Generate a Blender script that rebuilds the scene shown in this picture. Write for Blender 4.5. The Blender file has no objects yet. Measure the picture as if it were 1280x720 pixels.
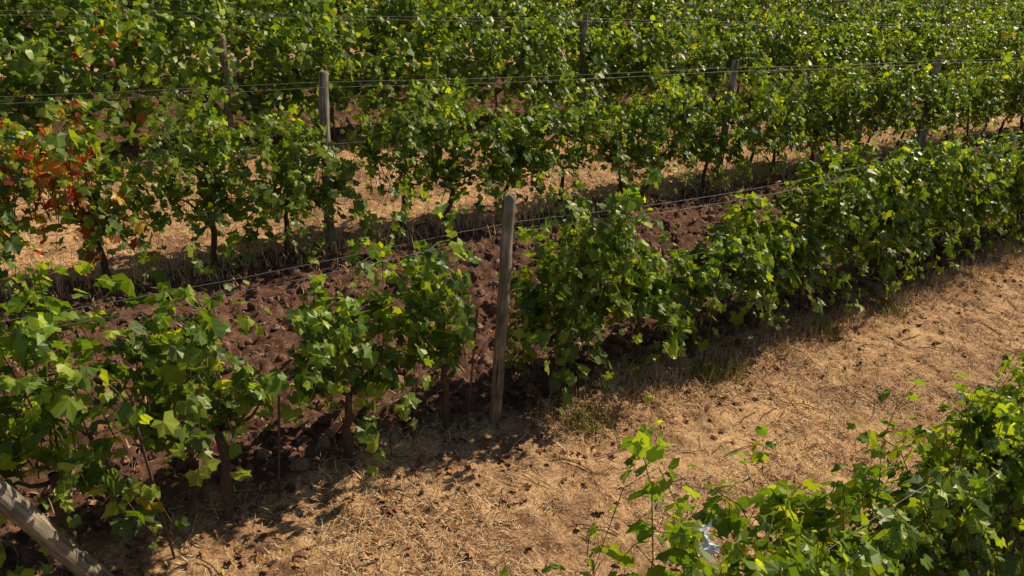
import bpy, math, numpy as np
from mathutils import Matrix, Vector
rng=np.random.default_rng(7)
sc=bpy.context.scene
# ---------------------------------------------------------------- frame
D=np.array([.789,.6145,0.]); D/=np.linalg.norm(D)
Nn=np.array([-D[1],D[0],0.])
ANG=math.atan2(D[1],D[0])
C1=4.78; SP=3.34; SL=.144
def G(c):
    c=np.asarray(c,float)
    x=c-C1
    return SL*60*np.tanh(x/60)
def W(a,c,h=0.):
    a=np.asarray(a,float);c=np.asarray(c,float)
    x=a*D[0]+c*Nn[0]; y=a*D[1]+c*Nn[1]
    return np.stack([x,y,G(c)+h],-1)
# ---------------------------------------------------------------- noise
def vnoise(x,y,seed=0):
    xi=np.floor(x).astype(np.int64); yi=np.floor(y).astype(np.int64)
    fx=x-xi; fy=y-yi
    fx=fx*fx*(3-2*fx); fy=fy*fy*(3-2*fy)
    def h(i,j):
        n=(i*374761393+j*668265263+seed*1274126177)&0xffffffff
        n=((n^(n>>13))*1274126177)&0xffffffff
        n=n^(n>>16)
        return (n&0xffff)/65535.
    return (h(xi,yi)*(1-fx)+h(xi+1,yi)*fx)*(1-fy)+(h(xi,yi+1)*(1-fx)+h(xi+1,yi+1)*fx)*fy
def fbm(x,y,o=4,seed=0):
    s=0;a=1;t=0
    for k in range(o):
        s=s+a*vnoise(x*2**k+17.3*k,y*2**k-9.1*k,seed+k); t+=a; a*=.55
    return s/t
def sst(e0,e1,x):
    t=np.clip((x-e0)/(e1-e0),0,1); return t*t*(3-2*t)
def straw_mask(a,c):
    w=(fbm(a*1.3,c*1.3,4,3)-.5)*.9
    cc=(c+w-1.35)%(2*SP)
    return sst(0,.35,cc)*(1-sst(SP-.2,SP+.25,cc))
def relief(a,c):
    m=straw_mask(a,c)
    big=(fbm(a*.6,c*.6,3,11)-.5)*.10
    cl=np.abs(fbm(a*6,c*6,4,21)-.5)*2
    clod=(1-cl)*.11-.06+(fbm(a*14,c*14,3,31)-.5)*.10
    st=(fbm(a*5,c*5,4,41)-.5)*.085
    near=np.exp(-np.maximum(0,a-30)/20)
    return big+(clod*(1-m)+st*m)*near
# ---------------------------------------------------------------- mesh helpers
def mk(name,V,F,mat,col=None,smooth=False,link=True):
    V=np.ascontiguousarray(V,np.float32).reshape(-1,3); F=np.ascontiguousarray(F,np.int32)
    me=bpy.data.meshes.new(name)
    k=F.shape[1]
    me.vertices.add(len(V)); me.vertices.foreach_set('co',V.ravel())
    me.loops.add(F.size); me.loops.foreach_set('vertex_index',F.ravel())
    me.polygons.add(len(F)); me.polygons.foreach_set('loop_start',np.arange(0,F.size,k,dtype=np.int32))
    me.polygons.foreach_set('use_smooth',np.full(len(F),smooth))
    me.update(calc_edges=True)
    if col is not None:
        at=me.attributes.new('lc','FLOAT_COLOR','POINT')
        c4=np.ones((len(V),4),np.float32); c4[:,:3]=col
        at.data.foreach_set('color',c4.ravel())
    me.materials.append(mat)
    if not link: return me
    ob=bpy.data.objects.new(name,me); sc.collection.objects.link(ob)
    return ob
def nrm(v): return v/np.maximum(np.linalg.norm(v,axis=-1,keepdims=True),1e-9)
RING=np.radians([0,24,50,78,108,145,180,215,252,282,310,336])
RAD=np.array([1.,.70,.92,.62,.78,.58,.10,.58,.78,.62,.92,.70])
RINGL=np.radians([0,50,110,180,250,310]); RADL=np.array([1,.85,.7,.2,.7,.85])
def leaves(P,N,T,S,col,lod=0,r=rng):
    ring,rad=(RING,RAD) if lod==0 else (RINGL,RADL)
    k=len(P); m=len(ring)
    N=nrm(N); T=nrm(T-N*np.sum(T*N,-1,keepdims=True)); B=np.cross(T,N)
    rr=rad[None]*(1+r.normal(0,.09,(k,m)))
    lx=np.sin(ring)[None]*rr*.98; ly=np.cos(ring)[None]*rr
    fold=r.normal(.22,.22,(k,1)); curl=r.normal(.18,.2,(k,1))
    lz=-fold*np.abs(lx)-curl*ly*np.abs(ly)+r.normal(0,.07,(k,m))
    S=S[:,None]
    V=np.empty((k,m+1,3))
    V[:,0]=P
    V[:,1:]=P[:,None]+(S*lx)[...,None]*B[:,None]+(S*ly)[...,None]*T[:,None]+(S*lz)[...,None]*N[:,None]
    i=np.arange(m)
    f=np.stack([np.zeros(m,int),i+1,(i+1)%m+1],-1)
    F=(np.arange(k)*(m+1))[:,None,None]+f[None]
    cc=np.repeat(col[:,None],m+1,1)
    cc[:,0]*=1.12
    return V.reshape(-1,3),F.reshape(-1,3),cc.reshape(-1,3)
def tubes(P,R,n=5):
    k,s,_=P.shape
    t=np.gradient(P,axis=1); t=nrm(t)
    ref=np.where(np.abs(t[...,2:3])>.8,np.array([1.,0,0]),np.array([0,0,1.]))
    u=nrm(np.cross(t,ref)); v=np.cross(t,u)
    an=np.arange(n)*2*math.pi/n
    V=P[:,:,None]+R[:,:,None,None]*(np.cos(an)[None,None,:,None]*u[:,:,None]+np.sin(an)[None,None,:,None]*v[:,:,None])
    i,j=np.meshgrid(np.arange(s-1),np.arange(n),indexing='ij')
    a=i*n+j;b=i*n+(j+1)%n;c=(i+1)*n+(j+1)%n;d=(i+1)*n+j
    f=np.concatenate([np.stack([a,b,c],-1).reshape(-1,3),np.stack([a,c,d],-1).reshape(-1,3)])
    F=(np.arange(k)*(s*n))[:,None,None]+f[None]
    return V.reshape(-1,3),F.reshape(-1,3)
def join(parts):
    V=[];F=[];C=[];o=0
    for v,f,c in parts:
        V.append(v);F.append(f+o);C.append(np.broadcast_to(c,(len(v),3)));o+=len(v)
    return np.concatenate(V),np.concatenate(F),np.concatenate(C)
# ---------------------------------------------------------------- materials
def newmat(n):
    m=bpy.data.materials.new(n); m.use_nodes=True
    nt=m.node_tree; nt.nodes.clear()
    return m,nt,nt.nodes,nt.links
def leafmat():
    m,nt,n,l=newmat('vine_leaf')
    at=n.new('ShaderNodeAttribute'); at.attribute_name='lc'
    geo=n.new('ShaderNodeNewGeometry')
    mb=n.new('ShaderNodeMix'); mb.data_type='RGBA'
    mm=n.new('ShaderNodeMath'); mm.operation='MULTIPLY'; mm.inputs[1].default_value=.22
    l.new(geo.outputs['Backfacing'],mm.inputs[0]); l.new(mm.outputs[0],mb.inputs[0])
    l.new(at.outputs['Color'],mb.inputs[6]); mb.inputs[7].default_value=(.19,.23,.08,1)
    p=n.new('ShaderNodeBsdfPrincipled'); p.inputs['Roughness'].default_value=.42
    p.inputs['Specular IOR Level'].default_value=.4
    l.new(mb.outputs[2],p.inputs['Base Color'])
    tr=n.new('ShaderNodeBsdfTranslucent')
    v2=n.new('ShaderNodeVectorMath'); v2.operation='MULTIPLY'; v2.inputs[1].default_value=(2.4,2.1,.8)
    l.new(at.outputs['Color'],v2.inputs[0]); l.new(v2.outputs[0],tr.inputs['Color'])
    mx=n.new('ShaderNodeMixShader'); mx.inputs[0].default_value=.39
    l.new(p.outputs[0],mx.inputs[1]); l.new(tr.outputs[0],mx.inputs[2])
    o=n.new('ShaderNodeOutputMaterial'); l.new(mx.outputs[0],o.inputs['Surface'])
    return m
def colmat(name,rough=.85,bump=0.,sc_=40,trans=0.):
    m,nt,n,l=newmat(name)
    at=n.new('ShaderNodeAttribute'); at.attribute_name='lc'
    p=n.new('ShaderNodeBsdfPrincipled'); p.inputs['Roughness'].default_value=rough; p.inputs['Specular IOR Level'].default_value=.2
    if bump:
        tc=n.new('ShaderNodeTexCoord')
        no=n.new('ShaderNodeTexNoise'); no.inputs['Scale'].default_value=sc_; no.inputs['Detail'].default_value=4
        l.new(tc.outputs['Object'],no.inputs['Vector'])
        mr=n.new('ShaderNodeMapRange'); mr.inputs[1].default_value=.3; mr.inputs[2].default_value=.7; mr.inputs[3].default_value=.6; mr.inputs[4].default_value=1.35
        l.new(no.outputs['Fac'],mr.inputs[0])
        vm=n.new('ShaderNodeVectorMath'); vm.operation='SCALE'
        l.new(at.outputs['Color'],vm.inputs[0]); l.new(mr.outputs[0],vm.inputs['Scale'])
        l.new(vm.outputs[0],p.inputs['Base Color'])
        b=n.new('ShaderNodeBump'); b.inputs['Strength'].default_value=bump; b.inputs['Distance'].default_value=.01
        l.new(no.outputs['Fac'],b.inputs['Height']); l.new(b.outputs[0],p.inputs['Normal'])
    else: l.new(at.outputs['Color'],p.inputs['Base Color'])
    o=n.new('ShaderNodeOutputMaterial'); l.new(p.outputs[0],o.inputs['Surface'])
    return m
def woodmat():
    m,nt,n,l=newmat('weathered_wood')
    tc=n.new('ShaderNodeTexCoord'); mp=n.new('ShaderNodeMapping'); mp.inputs['Scale'].default_value=(60,60,3)
    l.new(tc.outputs['Object'],mp.inputs[0])
    no=n.new('ShaderNodeTexNoise'); no.inputs['Scale'].default_value=1; no.inputs['Detail'].default_value=6; no.inputs['Roughness'].default_value=.7
    l.new(mp.outputs[0],no.inputs['Vector'])
    cr=n.new('ShaderNodeValToRGB'); e=cr.color_ramp.elements
    e[0].position=.34; e[0].color=(.05,.038,.03,1); e[1].position=.68; e[1].color=(.54,.46,.36,1)
    x=cr.color_ramp.elements.new(.48); x.color=(.28,.225,.17,1)
    l.new(no.outputs['Fac'],cr.inputs[0])
    n2=n.new('ShaderNodeTexNoise'); n2.inputs['Scale'].default_value=5; n2.inputs['Detail'].default_value=4
    l.new(tc.outputs['Object'],n2.inputs['Vector'])
    mr=n.new('ShaderNodeMapRange'); mr.inputs[1].default_value=.35; mr.inputs[2].default_value=.65; mr.inputs[3].default_value=.5; mr.inputs[4].default_value=1.15
    l.new(n2.outputs['Fac'],mr.inputs[0])
    vm=n.new('ShaderNodeVectorMath'); vm.operation='SCALE'; l.new(cr.outputs[0],vm.inputs[0]); l.new(mr.outputs[0],vm.inputs['Scale'])
    p=n.new('ShaderNodeBsdfPrincipled'); p.inputs['Roughness'].default_value=.85
    l.new(vm.outputs[0],p.inputs['Base Color'])
    b=n.new('ShaderNodeBump'); b.inputs['Strength'].default_value=.7; b.inputs['Distance'].default_value=.008
    l.new(no.outputs['Fac'],b.inputs['Height']); l.new(b.outputs[0],p.inputs['Normal'])
    o=n.new('ShaderNodeOutputMaterial'); l.new(p.outputs[0],o.inputs['Surface'])
    return m
def groundmat():
    m,nt,n,l=newmat('vineyard_soil_and_straw')
    tc=n.new('ShaderNodeTexCoord')
    def noise(s,d,r=.6,vec=None,dist=0):
        x=n.new('ShaderNodeTexNoise'); x.inputs['Scale'].default_value=s; x.inputs['Detail'].default_value=d; x.inputs['Roughness'].default_value=r; x.inputs['Distortion'].default_value=dist
        l.new(vec or tc.outputs['Object'],x.inputs['Vector']); return x.outputs['Fac']
    def ramp(f,st):
        c=n.new('ShaderNodeValToRGB'); e=c.color_ramp.elements
        e[0].position,e[0].color=st[0][0],(*st[0][1],1); e[1].position,e[1].color=st[-1][0],(*st[-1][1],1)
        for q in st[1:-1]:
            z=e.new(q[0]); z.color=(*q[1],1)
        l.new(f,c.inputs[0]); return c.outputs[0]
    def mix(f,a,b,mode='MIX'):
        x=n.new('ShaderNodeMix'); x.data_type='RGBA'; x.blend_type=mode
        if isinstance(f,float): x.inputs[0].default_value=f
        else: l.new(f,x.inputs[0])
        l.new(a,x.inputs[6]); l.new(b,x.inputs[7]); return x.outputs[2]
    at=n.new('ShaderNodeAttribute'); at.attribute_name='lc'
    sx=n.new('ShaderNodeSeparateColor'); l.new(at.outputs['Color'],sx.inputs[0])
    soil=ramp(noise(9,7,.7),[(.3,(.055,.026,.019)),(.5,(.165,.084,.058)),(.7,(.31,.18,.125))])
    fine=noise(42,6,.85,dist=.6)
    st1=ramp(fine,[(.33,(.24,.11,.06)),(.47,(.68,.41,.22)),(.64,(.97,.72,.45))])
    st2=ramp(fine,[(.33,(.07,.032,.023)),(.49,(.34,.18,.112)),(.66,(.66,.43,.27))])
    pm=ramp(noise(1.7,7,.75),[(.45,(0,0,0)),(.60,(1,1,1))])
    straw=mix(pm,st1,st2)
    mid=ramp(noise(6,7,.85),[(.38,(.48,.40,.36)),(.5,(1,.97,.94)),(.62,(1.2,1.2,1.17))])
    straw=mix(1.0,straw,mid,'MULTIPLY')
    base=mix(sx.outputs[0],soil,straw)
    big=ramp(noise(.5,3),[(.3,(.82,.82,.82)),(.7,(1.1,1.09,1.06))])
    base=mix(1.0,base,big,'MULTIPLY')
    p=n.new('ShaderNodeBsdfPrincipled'); p.inputs['Roughness'].default_value=.95; p.inputs['Specular IOR Level'].default_value=.1
    l.new(base,p.inputs['Base Color'])
    b=n.new('ShaderNodeBump'); b.inputs['Strength'].default_value=.9; b.inputs['Distance'].default_value=.03
    l.new(noise(30,6,.8),b.inputs['Height']); l.new(b.outputs[0],p.inputs['Normal'])
    o=n.new('ShaderNodeOutputMaterial'); l.new(p.outputs[0],o.inputs['Surface'])
    return m
def plain(name,col,rough=.5,metal=0.):
    m,nt,n,l=newmat(name)
    tc=n.new('ShaderNodeTexCoord'); no=n.new('ShaderNodeTexNoise'); no.inputs['Scale'].default_value=25
    l.new(tc.outputs['Object'],no.inputs['Vector'])
    cr=n.new('ShaderNodeValToRGB'); cr.color_ramp.elements[0].position=.3; cr.color_ramp.elements[1].position=.7
    cr.color_ramp.elements[0].color=(*[c*.7 for c in col],1); cr.color_ramp.elements[1].color=(*col,1)
    l.new(no.outputs['Fac'],cr.inputs[0])
    p=n.new('ShaderNodeBsdfPrincipled'); p.inputs['Roughness'].default_value=rough; p.inputs['Metallic'].default_value=metal
    l.new(cr.outputs[0],p.inputs['Base Color'])
    o=n.new('ShaderNodeOutputMaterial'); l.new(p.outputs[0],o.inputs['Surface'])
    return m
M_LEAF=leafmat(); M_BARK=colmat('vine_bark',.9,.8,60); M_STRAW=colmat('dry_straw',.8,0,30)
M_CLOD=colmat('soil_clod',.95,.9,35); M_WOOD=woodmat(); M_GROUND=groundmat()
M_WIRE=plain('galvanised_wire',(.27,.265,.26),.55,.2); M_TAG=plain('white_plastic',(.88,.88,.88),.4); M_RUST=plain('rusty_iron',(.13,.075,.05),.8)
# ---------------------------------------------------------------- ground
def axis(segs):
    out=[]
    for a,b,s in segs: out.append(np.arange(a,b,s))
    out.append([segs[-1][1]]); return np.concatenate(out)
aa=axis([(-400,-60,40),(-60,-10,5),(-10,-1,.3),(-1,16,.035),(16,30,.08),(30,60,.6),(60,420,30)])
cx=axis([(-300,-40,20),(-40,-4,2),(-4,.5,.25),(.5,9.2,.035),(9.2,16,.09),(16,40,.6),(40,100,4),(100,500,40)])
A,Cc=np.meshgrid(aa,cx,indexing='ij')
P=W(A,Cc,relief(A,Cc))
na,nc=A.shape
i,j=np.meshgrid(np.arange(na-1),np.arange(nc-1),indexing='ij')
b0=i*nc+j
F=np.stack([b0,b0+nc,b0+nc+1,b0+1],-1).reshape(-1,4)
ms=straw_mask(A,Cc)
mk('ground',P.reshape(-1,3),F,M_GROUND,np.stack([ms]*3,-1).reshape(-1,3),smooth=True)
# ---------------------------------------------------------------- foliage
def leafcol(k,r,red=None,bright=0.):
    t=np.clip(r.beta(1.5,1.8,k)+bright,0,1)[:,None]
    dk=np.array([.038,.084,.012]); md=np.array([.138,.228,.021]); yl=np.array([.37,.44,.036])
    c=np.where(t<.5,dk+(md-dk)*t*2,md+(yl-md)*(t-.5)*2)
    q=r.random(k)
    c[q<.004]=(.42,.30,.03)
    if red is not None:
        rp=np.clip(red,0,1); pick=r.random(k)<rp
        pal=np.array([[.38,.05,.02],[.48,.16,.02],[.54,.36,.03],[.24,.03,.02],[.27,.34,.03]])
        c[pick]=pal[r.choice(5,pick.sum(),p=[.20,.20,.27,.06,.27])]
    return c
def gen_row(a0,a1,H,wid,seed,lod=0,dens=15,nl=23,dfun=None,redf=None,size=.078,low=.3,clump=.35,stems=True,bright=0.,cut=None,vr=(.84,1.12)):
    r=np.random.default_rng(seed)
    plants=np.arange(a0+.45,a1-.1,.98); plants=plants+r.normal(0,.09,len(plants))
    vig=r.uniform(vr[0],vr[1],len(plants))
    ns=int(dens*(a1-a0)); sa=r.uniform(a0,a1,ns)
    dist=np.abs(sa[:,None]-plants[None]); pi=dist.argmin(1); dm=dist.min(1)
    keep=r.random(ns)<(1-clump*np.clip(dm/.5,0,1)**1.5)
    if dfun is not None: keep&=r.random(ns)<dfun(sa)
    sa=sa[keep]; pi=pi[keep]; dm=dm[keep]; ns=len(sa)
    Hs=H(sa)*vig[pi]*(1-.18*np.clip(dm/.5,0,1)*(clump>0))*np.clip(r.normal(.95,.12,ns),.5,1.3)
    side=np.where(r.random(ns)<.5,-1.,1.)
    kind=r.random(ns)
    da=r.normal(0,.24,ns)
    P0=np.stack([sa,r.normal(0,.05,ns),np.full(ns,.58)+r.normal(0,.07,ns)],-1)
    up=kind<.40
    mid=(kind>=.40)&(kind<.78)
    y1=np.where(up,side*r.uniform(0,.2,ns),side*wid*r.uniform(.2,.9,ns))
    z1=np.where(up,Hs*1.05+.05,np.where(mid,.55+(Hs-.55)*2.0*r.uniform(.55,1.,ns),.75+r.random(ns)*.5))
    y2=np.where(up,side*wid*r.uniform(.1,.8,ns),side*wid*r.uniform(.7,1.2,ns))
    z2=np.where(up,Hs,np.where(mid,low+r.random(ns)*(Hs*.75-low),low*r.uniform(.5,1.4,ns)))
    P1=np.stack([sa+da*.6,y1,z1],-1); P2=np.stack([sa+da*1.5,y2,z2],-1)
    s=np.linspace(.05,1,nl)[None,:,None]
    B=(1-s)**2*P0[:,None]+2*s*(1-s)*P1[:,None]+s*s*P2[:,None]
    wig=np.cumsum(r.normal(0,.016,(ns,nl,3)),1); B=B+wig
    if cut is not None:
        ok=~(cut(B[:,-1])|cut(B[:,nl//2]))
        B=B[ok]; sa=sa[ok]; side=side[ok]; up=up[ok]; ns=len(sa)
    jit=r.normal(0,1,(ns,nl,3)); jit=nrm(jit)*r.uniform(.02,.11,(ns,nl,1))
    Lp=(B+jit).reshape(-1,3)
    kk=len(Lp)
    tt=np.broadcast_to(s,(ns,nl,1)).reshape(-1)
    kp=r.random(kk)<np.where(tt<.12,.6,.95)
    if cut is not None: kp&=~cut(Lp)
    Lp=Lp[kp];tt=tt[kp]; sd=np.repeat(side,nl)[kp]; Lp[:,2]=np.maximum(Lp[:,2],.08); kk=len(Lp)
    N=np.stack([r.normal(.15,.5,kk),np.clip(Lp[:,1]*2.2,-1,1)*.65+sd*.12+r.normal(0,.45,kk),.60+r.normal(0,.45,kk)],-1)
    T=np.stack([r.normal(0,.6,kk),np.clip(Lp[:,1]*2,-1,1)*.5+r.normal(0,.45,kk),-.8+r.normal(0,.35,kk)],-1)
    S=size*np.clip(r.gamma(9,1/9.,kk),.45,1.7)*(1-.4*np.clip((tt-.75)/.25,0,1)*np.repeat(up,nl)[kp])
    red=redf(Lp[:,0]) if redf else None
    col=leafcol(kk,r,red,bright)
    tone=np.repeat(r.uniform(.72,1.25,ns),nl)[kp]*(1+.45*np.clip((tt-.75)/.25,0,1)*np.repeat(up,nl)[kp])
    col=col*tone[:,None]
    lv=leaves(Lp,N,T,S,col,lod,r)
    wood=[]
    pk=len(plants)
    hh=np.linspace(-.08,.60,7)
    tp=np.zeros((pk,7,3)); tp[:,:,0]=plants[:,None]+r.normal(0,.10,(pk,1))*np.linspace(1,0,7)+np.cumsum(r.normal(0,.02,(pk,7)),1)
    tp[:,:,1]=r.normal(0,.05,(pk,1))*np.linspace(1,0,7)+np.cumsum(r.normal(0,.02,(pk,7)),1); tp[:,:,2]=hh
    tr=np.linspace(.034,.022,7)[None]*r.uniform(.8,1.25,(pk,1))*r.uniform(.85,1.2,(pk,7))
    v,f=tubes(tp,tr,7); wood.append((v,f,np.array([.12,.08,.056])))
    for sgn in (-1,1):
        q=np.linspace(0,1,6); cp=np.zeros((pk,6,3)); up2=r.uniform(.0,.35,(pk,1))
        cp[:,:,0]=tp[:,-1:,0]+sgn*.30*q; cp[:,:,1]=tp[:,-1:,1]*(1-q)+np.cumsum(r.normal(0,.02,(pk,6)),1); cp[:,:,2]=.58+up2*q+np.cumsum(r.normal(0,.02,(pk,6)),1)
        v,f=tubes(cp,np.broadcast_to(np.linspace(.017,.007,6),(pk,6)),6); wood.append((v,f,np.array([.12,.08,.055])))
    if stems:
        id_=np.linspace(0,nl-1,6).astype(int)
        v,f=tubes(B[:,id_],np.broadcast_to(np.linspace(.005,.002,6),(ns,6)),3)
        wood.append((v,f,np.array([.15,.13,.04])))
    return lv,join(wood),plants
def place(ob,c,a=0.,par=None,flip=False):
    p=W(a,c,0.)
    ob.location=(p[0],p[1],p[2]); ob.rotation_euler=(0,0,ANG+(math.pi if flip else 0))
def row_empty(c):
    e=bpy.data.objects.new('grapevine_row',None); sc.collection.objects.link(e)
    p=W(0,c,0.); e.location=p; e.rotation_euler=(0,0,ANG); e.empty_display_size=.3
    return e
def child(o,e,loc=(0,0,0),rot=0.):
    o.parent=e; o.location=loc; o.rotation_euler=(0,0,rot)
def unique_row(c,**k):
    lv,wd,pl=gen_row(**k)
    e=row_empty(c)
    o=mk('foliage',lv[0],lv[1],M_LEAF,lv[2]); child(o,e)
    o=mk('trunks_and_canes',wd[0],wd[1],M_BARK,wd[2],smooth=True); child(o,e)
    return e,pl
def prof(xs,ys): return lambda a: np.interp(a,xs,ys)
H0=prof([-3,.8,1.2,1.6,2.4,3.2,4,5,6,20],[1.72,1.72,1.78,1.86,1.80,1.84,1.9,1.8,1.78,1.78])
def cut0(L): return (L[:,0]<1.45)&(L[:,2]>1.80)
H1=prof([-.2,.3,1,1.6,2.1,2.5,2.75,3.1,3.45,3.7,4.0,4.4,4.8,5.1,5.5,6.0,6.6,7.3,8.2,10,14,40],
        [1.6,1.8,1.8,1.7,1.3,1.35,1.85,1.6,1.2,1.2,1.5,1.65,1.9,1.5,1.05,1.15,1.6,1.45,1.65,1.68,1.68,1.68])
def D1(a): return np.where(np.abs(a-3.50)<.16,.05,np.where(np.abs(a-2.25)<.2,.55,np.where(np.abs(a-5.5)<.25,.5,1.)))
def cut1(L): 
    gap=(np.abs(L[:,0]-3.49)<.17)
    lowgap=(np.abs(L[:,0]-3.25)<.45)&(L[:,2]<.50)
    left=(L[:,0]<1.9)&(L[:,0]>.9)&(L[:,1]<-.1)&(L[:,2]<.42)
    return gap|lowgap|left
H2=prof([-6,0,.9,1.4,1.7,2.2,3.3,4,5.3,6,7,7.6,8,9,12,60],[1.65,1.65,1.65,1.25,1.2,1.4,1.55,1.45,1.6,1.45,1.7,1.55,1.5,1.65,1.75,1.78])
def D2(a): return np.where((a>1.3)&(a<1.7),.45,np.where((a>3.8)&(a<4.1),.45,np.where((a>5.1)&(a<5.4),.5,np.where((a>7.35)&(a<7.75),.4,1.))))
red2=lambda a: np.exp(-((a-.88)/.36)**2)*.75
H3=prof([-5,60],[1.78,1.78])
unique_row(C1-SP+.11,a0=-3,a1=13,H=H0,wid=.56,seed=21,dens=48,size=.064,clump=.2,bright=.10,nl=22,cut=cut0)
unique_row(C1,a0=-.15,a1=22,H=H1,wid=.44,seed=2,dens=52,size=.067,low=.30,dfun=D1,clump=.45,nl=22,cut=cut1)
unique_row(C1+SP,a0=-5,a1=29,H=H2,wid=.46,seed=3,dens=52,size=.067,low=.27,dfun=D2,redf=red2,clump=.62,nl=20)
unique_row(C1+2*SP,a0=-3,a1=36,H=H3,wid=.54,seed=4,dens=54,size=.074,low=.13,clump=.45,stems=False,nl=18,lod=1,
           redf=lambda a: np.exp(-((a-2.2)/.3)**2)*.12)
SEG=3.92
segs=[]
for k in range(8):
    lv,wd,pl=gen_row(a0=0,a1=SEG,H=prof([0,1,2,3,4],list(np.random.default_rng(50+k).uniform(1.55,2.0,5))),wid=.60,seed=100+k,lod=1,dens=52,nl=18,size=.080,low=.16,clump=.55,stems=False,vr=(.80,1.18))
    ml=mk('vine_foliage_segment',lv[0]-np.array([SEG/2,0,0]),lv[1],M_LEAF,lv[2]*.95,link=False)
    mw=mk('vine_wood_segment',wd[0]-np.array([SEG/2,0,0]),wd[1],M_BARK,wd[2],link=False)
    segs.append((ml,mw))
rr=np.random.default_rng(9)
def inst_row(c,a0,a1):
    e=row_empty(c)
    for x in np.arange(a0,a1,SEG):
        ml,mw=segs[rr.integers(8)]; fl=math.pi if rr.random()<.5 else 0.
        for me,nm in ((ml,'foliage'),(mw,'trunks')):
            o=bpy.data.objects.new(nm,me); sc.collection.objects.link(o); child(o,e,(x+SEG/2,0,0),fl)
for k in range(3,13):
    c=C1+k*SP
    inst_row(c,-4-rr.random()*2,min(2.8*c+6,95))
inst_row(C1-2*SP,-6,12)
# ---------------------------------------------------------------- posts
def post(base,top,r0,r1,name='wooden_post',seed=0):
    q=np.random.default_rng(seed)
    base=np.array(base);top=np.array(top); ax=top-base; L=np.linalg.norm(ax)
    n=18; hs=np.concatenate([np.linspace(-.35,L-.03,14),[L-.012,L]])
    V=[];an=np.arange(n)*2*math.pi/n
    lump=1+.06*np.cos(2*an+q.random()*6)+.04*np.cos(3*an+q.random()*6)+q.normal(0,.012,n)
    bx=np.cumsum(q.normal(0,.004,len(hs))); by=np.cumsum(q.normal(0,.004,len(hs)))
    for ii,h in enumerate(hs):
        t=max(h,0)/L; R=r0+(r1-r0)*t
        if h>L-.005: R*=.80
        elif h>L-.02: R*=.95
        R=R*(1+q.normal(0,.015))
        V.append(np.stack([np.cos(an)*R*lump+bx[ii],np.sin(an)*R*lump+by[ii],np.full(n,h)+(q.normal(0,.005,n) if h>L-.02 else 0)],-1))
    V=np.concatenate(V); m=len(hs)
    Fq=[(i*n+j,i*n+(j+1)%n,(i+1)*n+(j+1)%n,(i+1)*n+j) for i in range(m-1) for j in range(n)]
    me=bpy.data.meshes.new(name); me.from_pydata(V.tolist(),[],Fq+[tuple(range((m-1)*n,m*n))]); 
    for p in me.polygons: p.use_smooth=len(p.vertices)==4
    me.materials.append(M_WOOD)
    o=bpy.data.objects.new(name,me); sc.collection.objects.link(o)
    o.location=base; o.rotation_mode='QUATERNION'; o.rotation_quaternion=Vector(ax/L).to_track_quat('Z','Y')
    return o
PA=3.56; PS=6.6
pr=np.random.default_rng(5)
def addpost(c,a,h=2.0,da=0.,dc=0.,r=.052):
    b=W(a,c,-.02); t=W(a+da,c,0)+np.array([0,0,h])+Nn*dc
    return post(b,t,r*1.05,r*.95,seed=int(a*10+c*100)%9999)
addpost(C1-.10,PA-.03,2.0,da=.04,dc=.02,r=.053)
addpost(C1,10.05,2.03,da=.05); addpost(C1,16.7,1.95)
addpost(C1+SP,3.61,2.0,r=.056); addpost(C1+SP,10.5,2.0); addpost(C1+SP,17.0,2.0); addpost(C1+SP,23.8)
addpost(C1+2*SP,10.25,1.97); addpost(C1+2*SP,3.6,1.6); addpost(C1+2*SP,17.,1.85); addpost(C1+2*SP,24.,1.85)
addpost(C1-SP,10.1,1.8)
for k in range(3,9):
    for m in range(0,5): addpost(C1+k*SP,3.6+6.7*m+pr.normal(0,.1),1.75+pr.normal(0,.05),da=pr.normal(0,.04))
post(W(.43,4.50,-.02),W(-.52,4.50,1.9),.068,.064,name='end_post',seed=3)
# ---------------------------------------------------------------- wires
def wires(c,a0,a1,hs,posts,sag=.05,r=.0025):
    parts=[]
    for (h,off) in hs:
        x=np.arange(a0,a1+.1,.6); ps=np.array(posts)
        ph=((x-ps[0])/PS)%1.
        z=h-sag*4*ph*(1-ph)
        p=np.stack([x,np.full_like(x,off)+.01*np.sin(x*1.3+h*9),z],-1)[None]
        v,f=tubes(p,np.full((1,len(x)),r),5); parts.append((v,f,np.array([.4,.4,.4])))
    v,f,cl=join(parts); o=mk('trellis_wire',v,f,M_WIRE,None,True)
    place(o,c)
wires(C1-SP,-3,14,[(1.50,.07),(1.45,-.07),(.62,0)],[PA],r=.0014)
wires(C1-.06,-.4,22,[(1.74,.06),(1.70,-.06),(1.15,.06),(.6,0)],[PA],sag=.08,r=.0016)
wires(C1+SP,-5,30,[(1.88,.06),(1.84,-.06),(1.2,.06),(.6,0)],[3.61],sag=.03,r=.0022)
wires(C1+2*SP,-5,38,[(1.88,.065),(1.84,-.065),(1.2,-.065),(.6,0)],[3.6],sag=.03,r=.0024)
for k in range(3,5): wires(C1+k*SP,-5,50,[(1.84,.06)],[3.6],sag=.03,r=.0024)
def stake(c,a,h,da=0.):
    p=np.stack([W(a,c,-.1),W(a+da,c,h)])[None]
    v,f=tubes(p,np.full((1,2),.009),6); mk('vine_stake',v,f,M_RUST,None,True)
stake(C1-.30,.85,1.0,-.12); stake(C1-.35,5.95,1.2,.04); stake(C1-.1,1.62,.8,.05); stake(C1-.1,3.25,1.1,.06)
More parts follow.
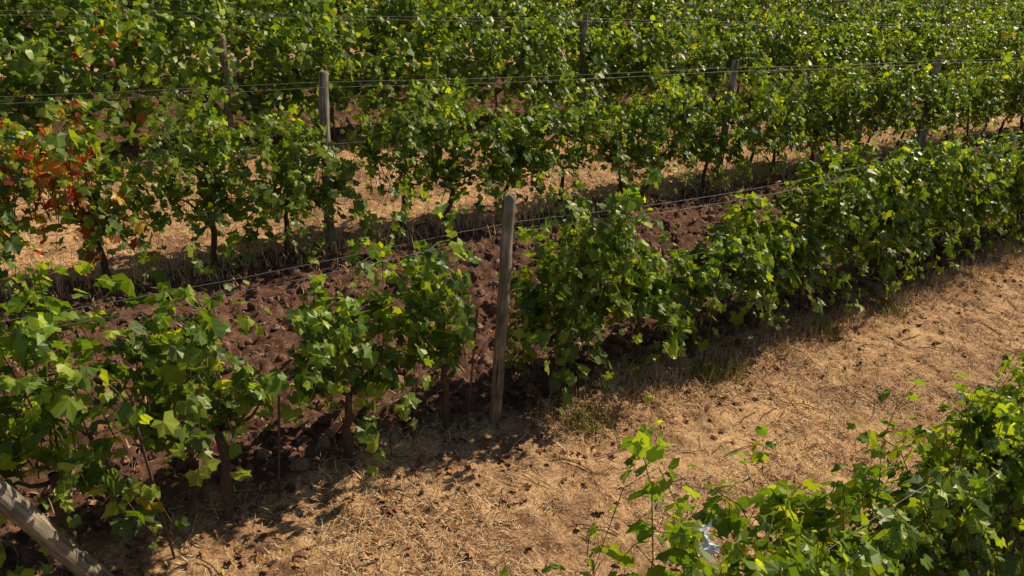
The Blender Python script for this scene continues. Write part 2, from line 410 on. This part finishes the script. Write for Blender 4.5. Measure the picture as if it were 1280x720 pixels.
# ---------------------------------------------------------------- straw
def groundh(a,c): return relief(a,c)
def blades(n,ar,cr,lmin,lmax,w,tilt,pal,name,seed,maskfn=None):
    q=np.random.default_rng(seed)
    a=ar(q,n); c=cr(q,n)
    if maskfn is not None:
        k=q.random(n)<maskfn(a,c); a=a[k];c=c[k]; n=len(a)
    B=W(a,c,groundh(a,c)-.004)
    th=q.uniform(0,2*math.pi,n); el=np.abs(q.normal(*tilt,n)); el=np.clip(el,.02,1.5)
    L=q.uniform(lmin,lmax,n)[:,None]
    dr=np.stack([np.cos(th)*np.cos(el),np.sin(th)*np.cos(el),np.sin(el)],-1)
    sd=np.stack([-np.sin(th),np.cos(th),np.zeros(n)],-1)*(w*q.uniform(.5,1.4,(n,1)))
    up=np.array([0,0,1.])
    p1=B+dr*L*.5+up*L*.06; p2=B+dr*L-up*L*.12*np.cos(el)[:,None]+sd*q.normal(0,3,(n,1))
    V=np.stack([B-sd,B+sd,p1+sd*.8,p1-sd*.8,p2],1)
    f=np.array([[0,1,2],[0,2,3],[3,2,4]])
    F=(np.arange(n)*5)[:,None,None]+f[None]
    pal=np.array(pal); cl=pal[q.integers(len(pal),size=n)]*q.uniform(.65,1.12,(n,1))
    return mk(name,V.reshape(-1,3),F.reshape(-1,3),M_STRAW,np.repeat(cl,5,0))
STR=[(.88,.65,.40),(.83,.56,.30),(.74,.46,.23),(.90,.72,.48),(.50,.27,.14),(.30,.15,.08)]
near=lambda q,n: -1.5+20*q.random(n)**1.35
cs=lambda a,c: straw_mask(a,c)*sst(.42,.60,fbm(a*1.9,c*1.9,5,77))
blades(145000,near,lambda q,n:q.uniform(1.3,5.0,n),.04,.14,.0028,(.32,.32),STR,'dry_grass',1,cs)
blades(60000,near,lambda q,n:q.uniform(1.3,5.0,n),.02,.10,.0026,(.16,.22),STR,'dry_grass',2,straw_mask)
blades(45000,lambda q,n:q.uniform(-3,22,n),lambda q,n:q.uniform(7.4,11.6,n),.05,.18,.0038,(.5,.4),STR,'dry_grass',3,straw_mask)
blades(6000,lambda q,n:20*((q.integers(0,260,n)*.618)%1.)+q.normal(0,.06,n),lambda q,n:5.0+2.9*((q.integers(0,190,n)*.7548)%1.)+q.normal(0,.05,n),.04,.14,.003,(.6,.4),STR,'dry_grass_tuft',7)
blades(11000,lambda q,n:3.9+17*((q.integers(0,150,n)*.618)%1.)+q.normal(0,.07,n),lambda q,n:4.36+q.normal(0,.15,n),.05,.20,.003,(.8,.4),STR[:5],'dry_grass_tuft',4)
blades(7000,lambda q,n:-1+20*((q.integers(0,160,n)*.618)%1.)+q.normal(0,.06,n),lambda q,n:8.1+q.normal(0,.2,n),.08,.25,.004,(1.0,.35),STR[:4],'dry_grass_tuft',5)
blades(2200,lambda q,n:np.array([4.25,5.9,6.2,8.,9.3])[q.integers(0,5,n)]+q.normal(0,.10,n),lambda q,n:4.3+q.normal(0,.09,n),.06,.18,.004,(.9,.35),[(.20,.22,.04),(.3,.28,.06),(.45,.35,.12)],'green_weeds',6)
q=np.random.default_rng(12); n=1300
a=near(q,n); c=q.uniform(1.4,4.9,n); th=q.uniform(0,6.28,n); L=q.uniform(.06,.40,n)
s=np.linspace(-.5,.5,5)
Pt=np.zeros((n,5,3))
for k in range(5):
    x=a+np.cos(th)*L*s[k]+q.normal(0,.008,n); y=c+np.sin(th)*L*s[k]+q.normal(0,.008,n)
    Pt[:,k]=W(x,y,groundh(x,y)+.008+q.uniform(0,.012,n))
v,f=tubes(Pt,np.broadcast_to(q.uniform(.002,.005,(n,1)),(n,5)),4)
mk('pruned_twigs',v,f,M_BARK,np.repeat(np.array([(.24,.13,.08),(.55,.38,.24),(.13,.07,.05)])[q.integers(3,size=n)],20,0))
n=2200; a=-.5+16*q.random(n)**1.3; c=np.where(q.random(n)<.6,4.45+q.normal(0,.38,n),q.uniform(1.6,8,n))
N=np.stack([q.normal(0,.45,n),q.normal(0,.45,n),np.ones(n)],-1); T=np.stack([q.normal(0,1,n),q.normal(0,1,n),np.zeros(n)],-1)
cl=np.array([(.24,.11,.06),(.40,.21,.09),(.46,.30,.11),(.30,.06,.03),(.15,.08,.05)])[q.choice(5,n,p=[.35,.25,.15,.03,.22])]
v,f,cc=leaves(W(a,c,groundh(a,c)+.015),N,T,q.uniform(.025,.055,n),cl)
mk('fallen_leaves',v,f,M_STRAW,cc)
# ---------------------------------------------------------------- clods
def ico():
    import bmesh
    bm=bmesh.new(); bmesh.ops.create_icosphere(bm,subdivisions=2,radius=1)
    V=np.array([x.co[:] for x in bm.verts]); F=np.array([[x.index for x in f.verts] for f in bm.faces]); bm.free(); return V,F
IV,IF=ico()
def clods(n,ar,cr,s0,s1,name,seed,mask):
    q=np.random.default_rng(seed); a=ar(q,n); c=cr(q,n); k=q.random(n)<mask(a,c); a=a[k];c=c[k];n=len(a)
    S=s0*np.exp(q.random(n)**2.2*math.log(s1/s0))
    ph=q.uniform(0,6.28,(n,3,1)); 
    d=IV[None]; fr=q.uniform(1.5,4,(n,3,1))
    w=1+.16*(np.sin(d[...,0]*fr[:,0]+ph[:,0])+np.sin(d[...,1]*fr[:,1]+ph[:,1])+np.sin(d[...,2]*fr[:,2]+ph[:,2]))+q.normal(0,.09,(n,len(IV)))
    sc3=q.uniform(.6,1.25,(n,1,3))
    V=d*w[...,None]*sc3*S[:,None,None]
    B=W(a,c,groundh(a,c)+S*.15)
    V=V+B[:,None]
    F=(np.arange(n)*len(IV))[:,None,None]+IF[None]
    cl=np.array([(.20,.10,.07),(.28,.165,.115),(.13,.065,.046)])[q.integers(3,size=n)]
    mk(name,V.reshape(-1,3),F.reshape(-1,3),M_CLOD,np.repeat(cl,len(IV),0),smooth=False)
clods(7500,lambda q,n:-1.+19*q.random(n)**1.2,lambda q,n:q.uniform(4.5,8.2,n),.009,.065,'soil_clods',21,lambda a,c:1-straw_mask(a,c))
clods(1500,lambda q,n:q.uniform(1,9,n),lambda q,n:q.uniform(-.6,1.7,n),.010,.05,'soil_clods',22,lambda a,c:1-straw_mask(a,c))
clods(700,near,lambda q,n:q.uniform(1.5,4.8,n),.004,.012,'pebbles',23,lambda a,c:np.ones_like(a))
# ---------------------------------------------------------------- white tag
q=np.random.default_rng(33)
tx,ty=np.meshgrid(np.linspace(-1,1,9),np.linspace(-1,1,9),indexing='ij')
tz=.35*np.sin(tx*3+ty*2)+.25*np.cos(ty*4-tx)+q.normal(0,.22,tx.shape)
V=np.stack([tx*.036+q.normal(0,.008,tx.shape),tz*.045,ty*.055+q.normal(0,.008,tx.shape)],-1)
i,j=np.meshgrid(np.arange(8),np.arange(8),indexing='ij'); b=i*9+j
o=mk('plastic_tag',V.reshape(-1,3),np.stack([b,b+9,b+10,b+1],-1).reshape(-1,4),M_TAG,None,False)
o.location=(.868,2.642,3.6-2.135); o.rotation_euler=(-.9,.2,.9)
# ---------------------------------------------------------------- light
AZ=math.radians(53); EL=math.radians(41)
sd=Vector((math.sin(AZ)*math.cos(EL),math.cos(AZ)*math.cos(EL),math.sin(EL)))
li=bpy.data.lights.new('sun','SUN'); li.energy=5.0; li.angle=math.radians(.5); li.color=(1,.87,.62)
lo=bpy.data.objects.new('sun',li); sc.collection.objects.link(lo); lo.rotation_mode='QUATERNION'; lo.rotation_quaternion=sd.to_track_quat('Z','Y'); lo.location=(10,10,20)
w=bpy.data.worlds.new('World'); sc.world=w; w.use_nodes=True
nt=w.node_tree; bg=nt.nodes['Background']; sk=nt.nodes.new('ShaderNodeTexSky'); sk.sky_type='NISHITA'; sk.sun_disc=False
sk.sun_elevation=EL; sk.sun_rotation=AZ
nt.links.new(sk.outputs[0],bg.inputs[0]); bg.inputs[1].default_value=.066
# ---------------------------------------------------------------- camera
p=math.radians(22); r=.06
R0=Vector((1,0,0)); U0=Vector((0,math.sin(p),math.cos(p))); Fw=Vector((0,math.cos(p),-math.sin(p)))
R=R0*math.cos(r)+U0*math.sin(r); U=U0*math.cos(r)-R0*math.sin(r)
cam=bpy.data.cameras.new('camera'); co=bpy.data.objects.new('camera',cam); sc.collection.objects.link(co)
Mx=Matrix(((R.x,U.x,-Fw.x,0),(R.y,U.y,-Fw.y,0),(R.z,U.z,-Fw.z,3.6),(0,0,0,1)))
co.matrix_world=Mx
cam.sensor_width=36; cam.lens=985/1280*36; cam.clip_end=2000; cam.clip_start=.05
sc.camera=co
sc.view_settings.view_transform='Standard'; sc.view_settings.look='None'; sc.view_settings.exposure=0
